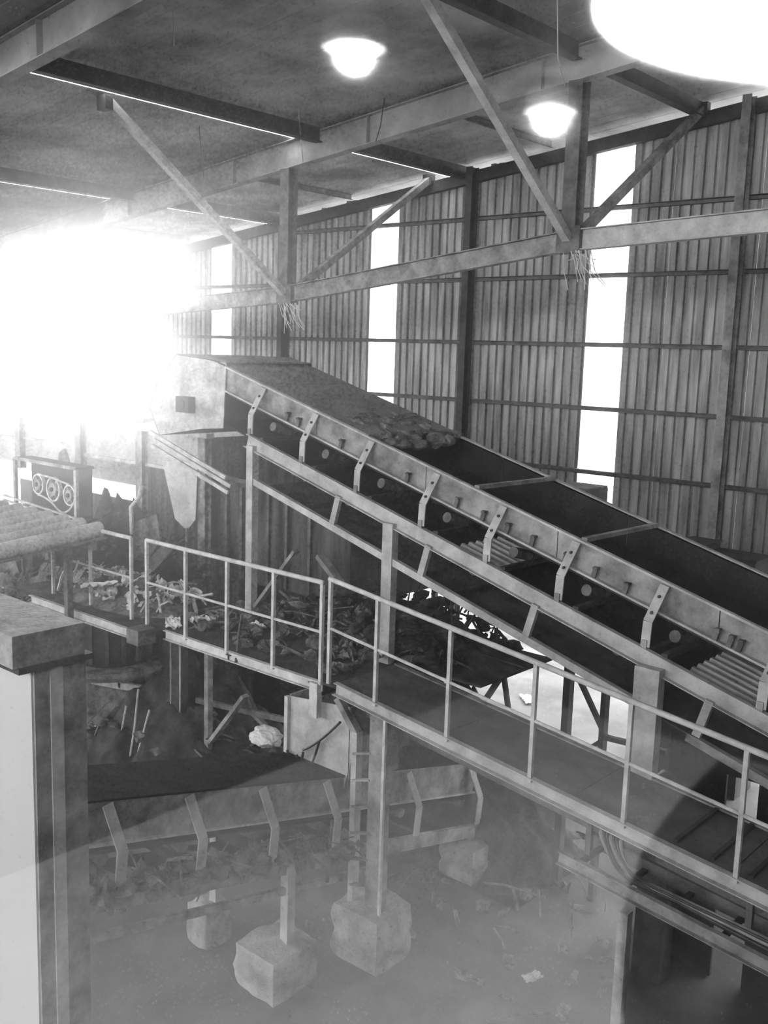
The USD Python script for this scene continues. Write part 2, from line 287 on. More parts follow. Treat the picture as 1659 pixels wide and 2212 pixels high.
# skirt rubber and carrying belt
part(conv, 'skirt_rubber', prism([(-9.7, cz(-9.7, HB-.06)), (XB, cz(XB, HB-.06)), (XB, cz(XB, HB+.02)), (-9.7, cz(-9.7, HB+.02))], (0, 8.165, 0), (1, 0, 0), (0, 0, 1), (0, 1, 0), .01), 'rubber')
bx = []
for (y0, h0), (y1, h1) in (((8.22, .33), (8.5, .24)), ((8.5, .24), (9.2, .24)), ((9.2, .24), (9.5, .33))):
    bx.append(extr(cp(-10.0, 0, 0), cp(XB, 0, 0), [(-y0, h0), (-y1, h1), (-y1, h1+.015), (-y0, h0+.015)] if True else [], (0, 0, 1)))
part(conv, 'carrying_belt', bx, 'belt')
part(conv, 'return_belt', extr(cp(-10.0, 0, 0), cp(XB, 0, 0), [(-8.3, -.1), (-9.4, -.1), (-9.4, -.085), (-8.3, -.085)]), 'belt')
for pa, pb in (((1000, 1150), (1090, 1215)), ((1500, 1380), (1640, 1480))):
    xa, xb = W(*pa, 8.2)[0], W(*pb, 8.2)[0]
    pr = []
    for k in range(9): pr += [(k*.13, 0), (k*.13+.06, 0), (k*.13+.075, .03), (k*.13+.115, .03)]
    part(conv, 'guard_sheet', ribbed(pr, cp(xa, 8.1, .02), (0, 1, 0), cn_, (xb-xa)/math.cos(ca), cx_), 'bin_panel')
part(conv, 'bottom_pan', extr(cp(-8.9, 0, LCH-.03), cp(XB, 0, LCH-.03), [(-YC-.05, 0), (-YF-.2, 0), (-YF-.2, .012), (-YC-.05, .012)]), 'pan_steel')
# bracket arms with idler rollers
arms = [(570, 850, 545, 903, 537, 921), (683, 903, 650, 951, 637, 986), (803, 959, 767, 1012, 762, 1040), (945, 1022, 905, 1075, 888, 1118), (1088, 1098, 1045, 1155, 1030, 1200), (1245, 1180, 1215, 1235, 1195, 1290), (1435, 1285, 1400, 1335, 1382, 1390)]
xs = [W(a[0], a[1], 8.12)[0] for a in arms]
def arm(x):
    t = cp(x, 8.12, HT-.03); m_ = cp(x, 7.98, .33)+cx_*(-.07); b = cp(x, 7.98, .10)+cx_*(-.08)
    a1 = part(conv, 'bracket_arm', [bar(b, m_, .014, .085, cx_), bar(m_, t, .014, .085, cx_)], 'paint_light')
    part(conv, 'bracket_foot', bar(cp(x, 7.985, .075)-.085*cx_, cp(x, 7.985, .16)-.085*cx_, .05, .05, cx_), 'paint_mid')
    for k in (.25, .7):
        q = m_*(1-k)+t*k; part(a1, 'bolt', cyl(q-V([0, .022, 0]), q+V([0, .01, 0]), .014, 8), 'steel_dark')
for x in xs+[xs[-1]+1.05, xs[-1]+2.1, xs[-1]+3.2]:
    arm(x)
    part(conv, 'idler_roller', cyl(cp(x+.1, 8.18, .24), cp(x+.1, 8.46, .17), .055, 14), 'steel_grey')
    part(conv, 'idler_roller', cyl(cp(x+.1, 8.5, .17), cp(x+.1, 9.2, .17), .055, 14), 'steel_grey')
    part(conv, 'idler_roller', cyl(cp(x+.1, 9.24, .17), cp(x+.1, 9.5, .24), .055, 14), 'steel_grey')
    part(conv, 'idler_frame', bar(cp(x+.1, YC+.05, .09), cp(x+.1, YF+.2, .09), .06, .05), 'steel_dark')
    part(conv, 'return_roller', cyl(cp(x+.45, 8.2, -.16), cp(x+.45, 9.5, -.16), .06, 14), 'steel_grey')
# little clamp cleats along the skirt's lower edge
for px, py in ((622, 885), (646, 892), (738, 950), (882, 1014), (988, 1075), (1046, 1093), (1098, 1128), (1152, 1160), (1224, 1195), (1287, 1223), (1354, 1262), (1550, 1350), (1580, 1375), (1600, 1388)):
    x = W(px, py, 8.12)[0]; c = cp(x, 8.11, HB+.07)
    part(conv, 'clamp', [bar(c-cn_*.06, c+cn_*.05, .02, .045, cx_), bar(c+cn_*.04+V([0, -.03, 0]), c+cn_*.04+V([0, .03, 0]), .045, .02)], 'steel_grey')
# flat cover plates over the upper part, lower end heaped with spill
cov0, cov1 = W(480, 775, 8.15)[0]-.3, W(800, 945, 8.15)[0]
for k, (a, b) in enumerate(((cov0, -9.0), (-8.99, -8.1), (-8.09, cov1))):
    part(conv, 'cover_plate', extr(cp(a, 0, HT+.005), cp(b, 0, HT+.005), [(-8.12, 0), (-9.6, 0), (-9.6, .02), (-8.12, .02)]), 'belt_dusty')
# two bars laid across the open trough
for a, b in (((1030, 1052), (1135, 1034)), ((1262, 1172), (1392, 1140))):
    p = W(*a, 8.14); q = W(*b, YF); q = V([p[0]+.03, YF, cz(p[0]+.03, HT+.02)]); p = V([p[0], 8.14, cz(p[0], HT+.02)])
    part(conv, 'trough_bar', bar(p, q, .06, .04), 'paint_mid')
# covered head with pulley
hd = [(-9.70, -.16), (-10.69, -.09), (-11.12, -.49), (-11.27, -.81), (-11.05, -1.16), (-10.2, -1.02), (-9.75, -.98)]
for y in (8.12, YF+.03):
    part(conv, 'head_plate', xz([(x, EYE+z) for x, z in hd], y, .012), 'paint_light' if y < 9 else 'steel_grey')
rim = hd[:5]
for (a, b) in zip(rim[:-1], rim[1:]):
    part(conv, 'head_cover', bar((a[0], 8.13, 0), (b[0], 8.13, 0), .01, .01) if False else extr((a[0], 0, EYE+a[1]), (b[0], 0, EYE+b[1]), [(-8.12, -.01), (-YF-.04, -.01), (-YF-.04, .006), (-8.12, .006)] if b[0] > a[0] else [(8.12, -.01), (YF+.04, -.01), (YF+.04, .006), (8.12, .006)]), 'belt_dusty')
hc = V([-10.42, 0, EYE-.72])
part(conv, 'head_pulley', cyl(hc+V([0, 8.14, 0]), hc+V([0, YF, 0]), .27, 28), 'rubber')
part(conv, 'pulley_shaft', cyl(hc+V([0, 7.98, 0]), hc+V([0, 8.14, 0]), .06, 14), 'steel_dark')
part(conv, 'shaft_bearing', box(hc+V([-.13, 8.0, -.1]), hc+V([.13, 8.1, .1])), 'steel_dark')
for k, (dz, dx) in enumerate(((-.02, .0), (-.12, .1), (-.2, .05))):   # scraper bars under the head
    part(conv, 'scraper_bar', bar((-11.1+dx, 8.0, EYE-1.1+dz), (-9.55+dx, 8.0, EYE-1.55+dz), .03, .05), 'paint_light')
# legs standing on the walkway edge and on the floor
for (tx, ty), (bx_, by), w, lab in (((545, 972), (545, 1320), .11, 'left'), ((843, 1140), (833, 1445), .14, 'middle')):
    p, q = W(tx, ty, YC+.03), W(bx_, by, YC+.03); part(conv, 'leg', bar((p[0], YC+.035, q[2]), (p[0], YC+.035, p[2]+.05), w, .1, (0, 1, 0)), 'paint_light')
p, q = W(1400, 1440, YC), W(1390, 1690, YC)
part(conv, 'leg', bar((p[0]+.02, YC, q[2]), (p[0]+.02, YC, p[2]), .235, .12, (0, 1, 0)), 'paint_light')
part(conv, 'leg', bar((.2, YC, 0), (.2, YC, cz(.2)-.05), .2, .12, (0, 1, 0)), 'paint_mid')
for (a, b, w) in (((1232, 1425), (1222, 1615), .085), ((1311, 1465), (1300, 1660), .06)):
    p = W(*a, YF+.2); part(conv, 'leg', bar((p[0], YF+.2, 0), (p[0], YF+.2, cz(p[0], LCH)), w, .1, (0, 1, 0)), 'steel_dark')
for (a, b, w) in (((1253, 1470), (1308, 1590), .05), ((1305, 1592), (1440, 1625), .07), ((1300, 1600), (1235, 1640), .06), ((1110, 1420), (1050, 1510), .09), ((1085, 1435), (1102, 1560), .05)):
    part(conv, 'trestle_brace', bar(W(*a, YF+.2), W(*b, YF+.2), .05, w, (0, 1, 0)), 'steel_dark')
part(conv, 'leg_brace', bar(W(553, 1310, YC+.04), W(640, 1190, YC+.04), .04, .09, (0, 1, 0)), 'paint_mid')
# spilled fines on the lower end of the cover
sp = []
for k in range(70):
    x = rng.uniform(-7.95, -6.95); y = rng.uniform(8.3, 9.5); sp.append(lump(cp(x, y, HT+.0), (rng.uniform(.04, .13), rng.uniform(.04, .12), rng.uniform(.02, .07)), 300+k, sub=1))
solo('spilled_waste', sp, 'waste_mid', 'ridge of fibrous spilled waste at the lower end of the conveyor cover', 'waste', kind='stuff')
sp = []
for k in range(160):
    x = rng.uniform(-7.2, .5); y = rng.uniform(8.4, 9.3); sp.append(lump(cp(x, y, .28), (rng.uniform(.05, .16), rng.uniform(.05, .14), rng.uniform(.02, .05)), 500+k, sub=1))
solo('conveyor_fines', sp, 'waste_dark', 'dark crumbs of waste lying on the belt in the open trough', 'waste', kind='stuff')

# ================================================================== WALKWAY, RAMP, RAILINGS
ZP = EYE-3.30
pf = thing('walkway_platform', 'level steel walkway platform littered with rubbish, its near edge a pale channel', 'platform', (-9, 7.8, ZP))
part(pf, 'deck_plate', box((-9.45, 7.02, ZP-.03), (-6.66, 8.5, ZP)), 'deck_dirty')
part(pf, 'deck_plate', box((-12.6, 6.75, ZP-.03), (-9.47, 8.5, ZP)), 'deck_dirty')
part(pf, 'edge_channel', channel((-9.45, 7.0, ZP-.05), (-6.85, 7.0, ZP-.05), .05, .11, .008), 'rail_paint')
part(pf, 'edge_channel', channel((-12.0, 6.73, ZP-.05), (-9.72, 6.73, ZP-.05), .05, .11, .008), 'paint_light')
p = W(685, 1480, 7.0); part(pf, 'drop_bracket', box((-6.98, 6.96, ZP-.38), (-6.87, 7.03, ZP-.02)), 'rail_paint')
p = W(285, 1350, 6.75); part(pf, 'corner_block', box((-9.78, 6.7, ZP-.16), (-9.55, 6.95, ZP+.02)), 'steel_grey')
for x in (-11.6, -10.2, -8.3, -7.0): part(pf, 'joist', ibeam((x, 7.0, ZP-.12), (x, 8.5, ZP-.12), .08, .16, .01), 'steel_dark')
part(pf, 'far_beam', ibeam((-12.6, 8.45, ZP-.13), (-6.7, 8.45, ZP-.13), .09, .18, .01), 'steel_dark')
RS = -.118
def rz(x, h=0): return EYE-3.345+RS*(x+6)+h
rp_ = thing('walkway_ramp', 'sloping steel ramp walkway running down to the right beside the conveyor', 'ramp', (-4, 7.5, rz(-4)))
for a in np.arange(-6.66, 1.5, 1.36):
    b = a+1.35; part(rp_, 'deck_plate', extr((a, 0, rz(a)), (b, 0, rz(b)), [(-7.03, -.012), (-7.9, -.012), (-7.9, 0), (-7.03, 0)]), 'deck')
part(rp_, 'stringer', channel((-6.66, 7.0, rz(-6.66, -.05)), (1.6, 7.0, rz(1.6, -.05)), .06, .13, .009), 'paint_light')
part(rp_, 'stringer', channel((-6.66, 7.93, rz(-6.66, -.05)), (1.6, 7.93, rz(1.6, -.05)), .06, .13, .009, flip=-1), 'paint_mid')
part(rp_, 'under_beam', bar((-6.5, 7.35, rz(-6.5, -.3)), (1.6, 7.35, rz(1.6, -.3)), .08, .14), 'steel_grey')
for x in (-3.05, -2.75, -2.45, -2.1, -1.8, -1.5, -1.2, -.9, -.5): part(rp_, 'cleat', bar((x, 7.1, rz(x, .012)), (x, 7.88, rz(x, .012)), .035, .025), 'steel_dark')
for x in (-5.5, -4.1, -2.6, -1.0): part(rp_, 'cross_member', bar((x, 7.03, rz(x, -.09)), (x, 7.9, rz(x, -.09)), .06, .08), 'steel_dark')
# railings
def railing(name, label, posts, top, mid, ends, mends):
    t = thing('railing', label, 'railing', (posts[len(posts)//2][0], 7.0, posts[len(posts)//2][1]))
    part(t, 'handrail', tube([(ends[0], 7.0, top(ends[0])), (ends[1], 7.0, top(ends[1]))], .025, 10), 'rail_paint', smooth=True)
    part(t, 'mid_rail', tube([(mends[0], 7.0, mid(mends[0])), (mends[1], 7.0, mid(mends[1]))], .016, 8), 'rail_paint', smooth=True)
    for x, zb in posts: part(t, 'post', bar((x, 7.0, zb), (x, 7.0, top(x)), .036, .036, (0, 1, 0)), 'rail_paint')
    return t
lv = lambda h: (lambda x: EYE+h)
px_ = lambda px, py: W(px, py, 7.0)[0]
railing('a', 'white level handrail at the left end of the platform, beside the ribbed sheet', [(px_(194, 1140), ZP), (px_(283, 1159), ZP), (px_(112, 1115), ZP)], lv(-2.29), lv(-2.78), (-13.4, px_(284, 1159)), (-11.5, px_(284, 1159)))
railing('b', 'white level handrail along the middle of the platform in front of the debris', [(px_(x, y), ZP-.03) for x, y in ((317, 1167), (401, 1188), (491, 1210), (592, 1234), (697, 1258))], lv(-2.27), lv(-2.782), (px_(316, 1167), px_(700, 1258)), (px_(317, 1167), px_(697, 1258)))
rt = lambda x: EYE-2.31-.1235*(x+6); rm = lambda x: EYE-2.81-.1265*(x+6)
rpx = [px_(x, y) for x, y in ((715, 1253), (817, 1290), (975, 1355), (1159, 1433), (1365, 1521), (1616, 1607))]
railing('c', 'white sloping handrail following the ramp down to the right', [(x, rz(x, -.03)) for x in rpx+[rpx[-1]+1.0, rpx[-1]+2.0]], rt, rm, (rpx[0]-.02, 1.0), (rpx[0], 1.0))
# laced column under the ramp with its concrete block
lc = thing('laced_column', 'tall laced steel column carrying the head of the ramp, standing on a rough concrete block', 'column', (-6.25, 7.15, 0))
zt = rz(-6.3, -.12)
part(lc, 'leg', bar((-6.43, 7.1, .5), (-6.43, 7.1, EYE-3.73), .07, .09, (0, 1, 0)), 'paint_light')
part(lc, 'leg', bar((-6.12, 7.1, .5), (-6.12, 7.1, rz(-6.12, -.1)), .2, .1, (0, 1, 0)), 'paint_mid')
part(lc, 'edge_angle', bar((-6.02, 7.045, .5), (-6.02, 7.045, rz(-6.02, -.1)), .03, .03, (0, 1, 0)), 'rail_paint')
part(lc, 'top_strut', bar((-6.43, 7.1, EYE-3.75), (-6.7, 7.1, EYE-3.45), .07, .08, (0, 1, 0)), 'paint_mid')
for z in np.arange(.75, 2.4, .28): part(lc, 'batten', bar((-6.43, 7.06, z), (-6.2, 7.06, z+.07), .02, .05, (0, 1, 0)), 'paint_mid')

for x, y, z1, lab in ((W(1352, 1960, 7.3)[0], 7.3, EYE-4.55, 'square post under the lower beam, in the dark right corner'),):
    t = thing('ramp_post', lab, 'post', (x, y, 0)); part(t, 'shaft', bar((x, y, 0), (x, y, z1 or rz(x, -.1)), .09, .09, (0, 1, 0)), 'paint_mid'); part(t, 'base_plate', box((x-.12, y-.12, 0), (x+.12, y+.12, .02)), 'steel_dark')
# tray beam with cables under the right of the ramp
ty = lambda x: EYE-4.15-.11*(x+3.9)-.03
tr = thing('cable_tray', 'dark sloping tray beam under the lower half of the ramp carrying loose cables', 'tray', (-2.5, 7.2, ty(-2.5)))
part(tr, 'near_rail', channel((-4.05, 7.05, ty(-4.05)), (1.2, 7.05, ty(1.2)), .05, .12, .008), 'paint_mid')
part(tr, 'far_rail', channel((-4.05, 7.55, ty(-4.05)), (1.2, 7.55, ty(1.2)), .05, .12, .008, flip=-1), 'steel_grey')
for x in np.arange(-3.9, 1.2, .42): part(tr, 'rung', bar((x, 7.07, ty(x)-.03), (x, 7.53, ty(x)-.03), .05, .03), 'steel_dark')
for x in (-3.9, -2.5, -1.0): part(tr, 'hanger', bar((x, 7.3, ty(x)), (x, 7.3, rz(x, -.3)), .05, .05, (0, 1, 0)), 'steel_grey')
for k in range(7):
    o = rng.uniform(-.05, .05, 3); x0 = -3.72+k*.03
    pts = [V([x0, 7.25, rz(x0, -.25)]), V([x0+.03, 7.12, ty(x0)+.3]), V([x0+.2, 7.1, ty(x0+.2)+.12])+o*.6, V([x0+.6, 7.2, ty(x0+.6)+.05])+o*.5, V([x0+1.5, 7.25, ty(x0+1.5)+.03])+o, V([x0+3.5, 7.3, ty(x0+3.5)+.03])+o]
    from scipy.interpolate import make_interp_spline
    sp_ = make_interp_spline(np.linspace(0, 1, 6), V(pts), 2)(np.linspace(0, 1, 26))
    solo('cable', tube(sp_, .011+.006*(k % 3 == 0), 6), 'paint_mid' if k % 3 == 0 else 'cable', 'loose cable drooping from the ramp and lying along the tray beam', 'cable', 'cables drooping on the tray')

# ================================================================== LOWER CROSS CONVEYOR (square to the wall, sinking away from the viewer)
LX0, LX1, LS = -6.62, -7.45, -.235
def lz(y, h=0): return EYE-3.57+LS*(y-4.13)+h
lw = thing('cross_conveyor', 'second belt conveyor with a flat dark cover, passing below the platform at the lower left', 'conveyor', (-7, 6, lz(6)))
ya, yb = 2.4, 9.7
def lp(x, y, h): return V([x, y, lz(y, h)])
for a in np.arange(ya, 7.25, 1.22):
    b = min(a+1.215, 7.3)
    part(lw, 'cover_plate', prism([(a, lz(a, 0)), (b, lz(b, 0)), (b, lz(b, .02)), (a, lz(a, .02))], (LX1-.02, 0, 0), (0, 1, 0), (0, 0, 1), (1, 0, 0), LX0-LX1+.04), 'belt')
for a in np.arange(ya, yb, 1.46):
    b = a+1.455
    for x, m in ((LX0, 'paint_mid'), (LX1, 'steel_grey')):
        part(lw, 'skirt_plate', prism([(a, lz(a, -.36)), (b, lz(b, -.36)), (b, lz(b, 0)), (a, lz(a, 0))], (x-.006, 0, 0), (0, 1, 0), (0, 0, 1), (1, 0, 0), .012), m)
part(lw, 'skirt_flange', bar(lp(LX0+.015, ya, -.36), lp(LX0+.015, yb, -.36), .06, .02), 'paint_light')
for x, m in ((LX0+.12, 'paint_mid'), (LX1-.12, 'steel_grey')):
    part(lw, 'stringer', channel(lp(x, ya, -.80), lp(x, yb, -.80), .06, .15, .01, flip=-1), m)
part(lw, 'lower_chord', bar(lp(LX0+.12, 3.0, -1.12), lp(LX0+.12, 7.6, -1.02), .05, .07), 'paint_mid')
part(lw, 'carrying_belt', prism([(ya, lz(ya, -.45)), (yb, lz(yb, -.45)), (yb, lz(yb, -.43)), (ya, lz(ya, -.43))], (LX1, 0, 0), (0, 1, 0), (0, 0, 1), (1, 0, 0), LX0-LX1), 'belt')
part(lw, 'return_belt', prism([(ya, lz(ya, -.9)), (yb, lz(yb, -.9)), (yb, lz(yb, -.88)), (ya, lz(ya, -.88))], (LX1, 0, 0), (0, 1, 0), (0, 0, 1), (1, 0, 0), LX0-LX1), 'belt')
for px, py in ((236, 1790), (412, 1740), (570, 1725), (708, 1700), (885, 1690), (1016, 1730)):
    y = WX(px, py, LX0+.05)[1]
    if y > yb: continue
    t, m_, b = lp(LX0+.03, y, -.02), lp(LX0+.16, y+.05, -.38), lp(LX0+.14, y+.03, -.74)
    part(lw, 'bracket_arm', [bar(t, m_, .014, .1, (0, 1, LS)), bar(m_, b, .014, .1, (0, 1, LS))], 'paint_light')
    part(lw, 'idler_roller', cyl(lp(LX1+.05, y, -.52), lp(LX0-.05, y, -.52), .055, 14), 'steel_grey')
    part(lw, 'cross_member', bar(lp(LX1-.1, y+.2, -.8), lp(LX0+.1, y+.2, -.8), .05, .08), 'steel_dark')
for y, x in ((6.25, LX0+.12), (6.25, LX1-.12), (3.6, LX0+.12), (3.6, LX1-.12), (9.2, LX0+.12)):
    part(lw, 'leg', bar((x, y, .3), (x, y, lz(y, -.76)), .1, .1, (0, 1, 0)), 'paint_light')
def rough_block(c, r, seed, top):
    m = trimesh.creation.box((2, 2, 2)).subdivide().subdivide().subdivide(); v = m.vertices; n_ = v/np.linalg.norm(v, axis=1, keepdims=True)*1.25
    v = v*.64+n_*.36; v = v*(1+.36*(meshkit.fbm(v*1.7+seed, 4)-.5)[:, None]); v = v*V(r)+V(c); v[:, 2] = np.clip(v[:, 2], 0, None); m.vertices = v; return m
part(lc, 'concrete_block', rough_block((-6.25, 7.2, .27), (.33, .29, .31), 11, .5), 'concrete', smooth=40)
fb = [((-6.6, 6.2), (.34, .36, .52), 'rough pale concrete footing under the cross conveyor leg', 21), ((-7.62, 6.2), (.2, .2, .42), 'small concrete footing under the far leg of the cross conveyor', 22), ((-6.5, 3.6), (.3, .3, .4), 'concrete footing below the near end of the cross conveyor', 23), ((-7.57, 3.6), (.28, .3, .4), 'concrete footing behind the near end of the cross conveyor', 25), ((-6.5, 9.2), (.3, .3, .38), 'concrete footing at the sunken end of the cross conveyor', 24)]
for (x, y), r, lab, sd in fb:
    m = rough_block((x, y, .2), (r[0]*.85, r[1]*.85, .24), sd, .42); solo('concrete_footing', m, 'concrete', lab, 'footing', smooth=40)
# transfer chute above the cross conveyor
ch = thing('transfer_chute', 'pale steel transfer chute box hanging under the corner of the platform', 'chute', (-7, 7.4, EYE-4))
part(ch, 'front_plate', xz([(-7.42, EYE-3.62), (-6.55, EYE-3.52), (-6.5, EYE-4.0), (-6.62, EYE-4.42), (-7.42, EYE-4.36)], 7.12, .01), 'paint_light')
part(ch, 'back_plate', xz([(-7.42, EYE-3.62), (-6.55, EYE-3.52), (-6.5, EYE-4.0), (-6.62, EYE-4.42), (-7.42, EYE-4.36)], 7.9, .01), 'steel_grey')
part(ch, 'side_plate', box((-7.43, 7.12, EYE-4.36), (-7.42, 7.9, EYE-3.6)), 'rail_paint')
part(ch, 'side_plate', prism([(7.12, EYE-3.52), (7.9, EYE-3.52), (7.9, EYE-4.4), (7.12, EYE-4.4)], (-6.56, 0, 0), (0, 1, 0), (0, 0, 1), (1, 0, 0), .01), 'paint_mid')
part(ch, 'edge_strip', bar((-7.44, 7.1, EYE-4.3), (-7.44, 7.1, EYE-3.62), .05, .05, (0, 1, 0)), 'rail_paint')
for k, (a, b, c) in enumerate((((620, 1620), (640, 1660), (655, 1625)), ((655, 1620), (690, 1600), (735, 1560)), ((640, 1630), (662, 1665), (690, 1600)))):
    P = [W(*q, 7.05) for q in (a, b, c)]; sp_ = make_interp_spline([0, .5, 1], V(P), 2)(np.linspace(0, 1, 16))
    solo('hose', tube(sp_, .014, 6), 'cable', ('thin hose looping at the lower left of the transfer chute', 'dark hose sagging across the front of the transfer chute', 'hose hanging in a loop below the transfer chute')[k], 'hose')

# ================================================================== LEFT: FEED BIN, DRIVE BOX, CHUTE PLATE
YB = 9.2
b_ = lambda px, py: W(px, py, YB)
bn = thing('feed_bin', 'long pale steel feed bin with upright stiffeners on the left behind the railing', 'bin', (-14, YB, EYE-2))
zt = EYE-1.27; xs_ = [b_(x, 960)[0] for x in (-90, 50, 180, 312, 448)]
bots = [EYE-2.12, EYE-2.1, EYE-2.15, EYE-1.83, EYE-1.83]
for k in range(4):
    a, b = xs_[k], xs_[k+1]; z0 = bots[k] if k < 2 else EYE-1.82
    part(bn, 'side_panel', box((a+.05, YB, z0), (b-.05, YB+.012, zt-.0)), 'bin_panel')
    part(bn, 'panel_rail', box((a+.05, YB-.03, z0+.42 if k < 2 else z0), (b-.05, YB, z0+.45 if k < 2 else z0+.05)), 'paint_light')
for k, x in enumerate(xs_):
    zb = [EYE-2.2, EYE-2.2, EYE-2.3, EYE-3.3, EYE-3.3][k]
    part(bn, 'stiffener', ibeam((x, YB-.05, zb), (x, YB-.05, zt), .16, .12, .012, (0, 1, 0)), 'paint_mid')
part(bn, 'top_rail', bar((xs_[0], YB-.03, zt+.03), (xs_[-1]+.1, YB-.03, zt+.03), .14, .07), 'paint_light')
part(bn, 'far_panel', box((xs_[0], YB+1.9, EYE-2.6), (xs_[-1], YB+1.912, zt+.1)), 'bin_panel')
part(bn, 'far_rail', bar((xs_[0], YB+1.88, zt+.12), (xs_[-1], YB+1.88, zt+.12), .1, .08), 'rail_paint')
part(bn, 'end_plate', box((xs_[-1]+.02, YB, EYE-2.9), (xs_[-1]+.03, YB+1.9, zt)), 'stained')
for x in (xs_[0]+.5, xs_[1]+.6, xs_[2]+.3): part(bn, 'cross_bar', bar((x, YB, zt-.02), (x, YB+1.9, zt+.06), .07, .07), 'paint_light')
part(bn, 'dark_backdrop', box((xs_[2]+.25, YB+.9, 0), (xs_[-1], YB+.93, EYE-1.9)), 'stained')  # dark sheet added to darken the gap below the bin panels
part(bn, 'dark_backdrop', box((-19, YB+1.3, 0), (-10.45, YB+1.33, EYE-2.75)), 'steel_dark')  # added dark backdrop, hides the bright yard under the bin
# dark lower bin body to the right of it, streaked with rust
bd = thing('hopper_body', 'dark hopper wall with vertical rust streaks behind the left conveyor leg', 'hopper', (-10, YB+.2, EYE-2.5))
x0, x1, x2 = b_(452, 1100)[0], b_(560, 1100)[0], b_(735, 1160)[0]
part(bd, 'front_wall', xz([(x0, EYE-3.3), (x2, EYE-3.3), (x2, EYE-2.0), (x1, EYE-1.86), (x0, EYE-1.84)], YB+.2, .02), 'stained')
part(bd, 'side_wall', box((x2-.02, YB+.22, EYE-3.3), (x2, YB+2.0, EYE-2.3)), 'steel_dark')
part(bd, 'rim', bar((x0, YB+.17, EYE-1.83), (x1+.2, YB+.17, EYE-1.86), .08, .06), 'steel_grey')
for px in (470, 502, 560, 600, 650): 
    x = b_(px, 1150)[0]; part(bd, 'rib', box((x-.025, YB+.15, EYE-3.25), (x+.025, YB+.2, EYE-1.95)), 'steel_grey')
# tapered chute plate
cp_ = thing('tapered_plate', 'pale tapered steel chute plate narrowing to a thin rod below the feed bin', 'chute', (-11.6, YB-.1, EYE-2))
pl = [b_(370, 992), b_(447, 1000), b_(442, 1120), b_(428, 1138), b_(418, 1138), b_(398, 1118)]
part(cp_, 'plate', xz([(p[0], p[2]) for p in pl][::-1], YB-.17, .012), 'bin_panel')
part(cp_, 'rod', tube([b_(422, 1138)-V([0, .16, 0]), b_(420, 1195)-V([0, .16, 0])], .02, 8), 'paint_light')
# debris heap behind the left railing
def heap(name, label, cx, cy, rx, ry, z0, h, m, seed, n=44, rough=.8):
    g = np.random.default_rng(seed); u, v = np.meshgrid(np.linspace(-1, 1, n), np.linspace(-1, 1, n)); r = np.hypot(u, v)
    P = np.stack([cx+u*rx, cy+v*ry, np.zeros_like(u)], -1); f_ = meshkit.fbm(np.stack([u*2.3+seed, v*2.3, u*0], -1), 5)
    f2 = meshkit.fbm(np.stack([u*8+seed, v*8, u*0+3], -1), 4)
    z = np.maximum(0, (1-r**1.6))*h*(1-rough+2*rough*f_)+(f2-.45)*.9*h*np.clip(1.15-r, 0, 1); P[..., 2] = z0+np.maximum(z, -.02)
    vs = P.reshape(-1, 3); f = []
    for i in range(n-1):
        for j in range(n-1):
            k = i*n+j; f += [(k, k+1, k+n+1), (k, k+n+1, k+n)]
    base = vs.copy(); base[:, 2] = z0-.02; fb_ = [(a+n*n, c+n*n, b+n*n) for a, b, c in f]; ed = []
    ring = [j for j in range(n)]+[i*n+n-1 for i in range(1, n)]+[(n-1)*n+j for j in range(n-2, -1, -1)]+[i*n for i in range(n-2, 0, -1)]
    for a, b in zip(ring, ring[1:]+ring[:1]): ed += [(a, b+n*n, b), (a, a+n*n, b+n*n)]
    mm = trimesh.Trimesh(np.vstack([vs, base]), f+fb_+ed, process=False); mm.fix_normals()
    return solo(name, mm, m, label, 'rubbish', kind='stuff', smooth=50)
def zof(x, y): return 0
heap('waste_heap', 'tall dark heap of mixed waste behind the left railing, below the tapered plate', -12.7, 8.65, 1.25, .6, ZP-.02, .9, 'waste_dark', 31)
heap('waste_heap', 'large grey mound of waste beyond the left end of the platform', -15.2, 9.2, 3.2, 1.9, 0.0, 2.6, 'waste_mid', 36)
heap('waste_heap', 'dark heap on the floor under the conveyor, right of the platform', -7.2, 10.0, 1.6, 1.1, 0.0, 1.9, 'waste_dark', 37)
heap('waste_heap', 'low pale heap of rubbish lying on the left end of the platform', -11.0, 7.55, 1.25, .6, ZP-.01, .3, 'waste_mid', 32)
heap('waste_heap', 'dark mound of waste under the middle of the conveyor, behind the ramp railing', -7.4, 8.85, 1.7, .7, ZP-.03, .38, 'waste_dark', 33)
heap('waste_heap', 'dark heap of waste on the floor under the platform', -11.0, 8.6, 2.4, 1.5, 0.0, 1.4, 'waste_dark', 34)
0 and heap('waste_heap', 'dusty low mound on the floor under the ramp', -4.9, 8.9, 1.3, .7, 0.0, .35, 'waste_mid', 35)
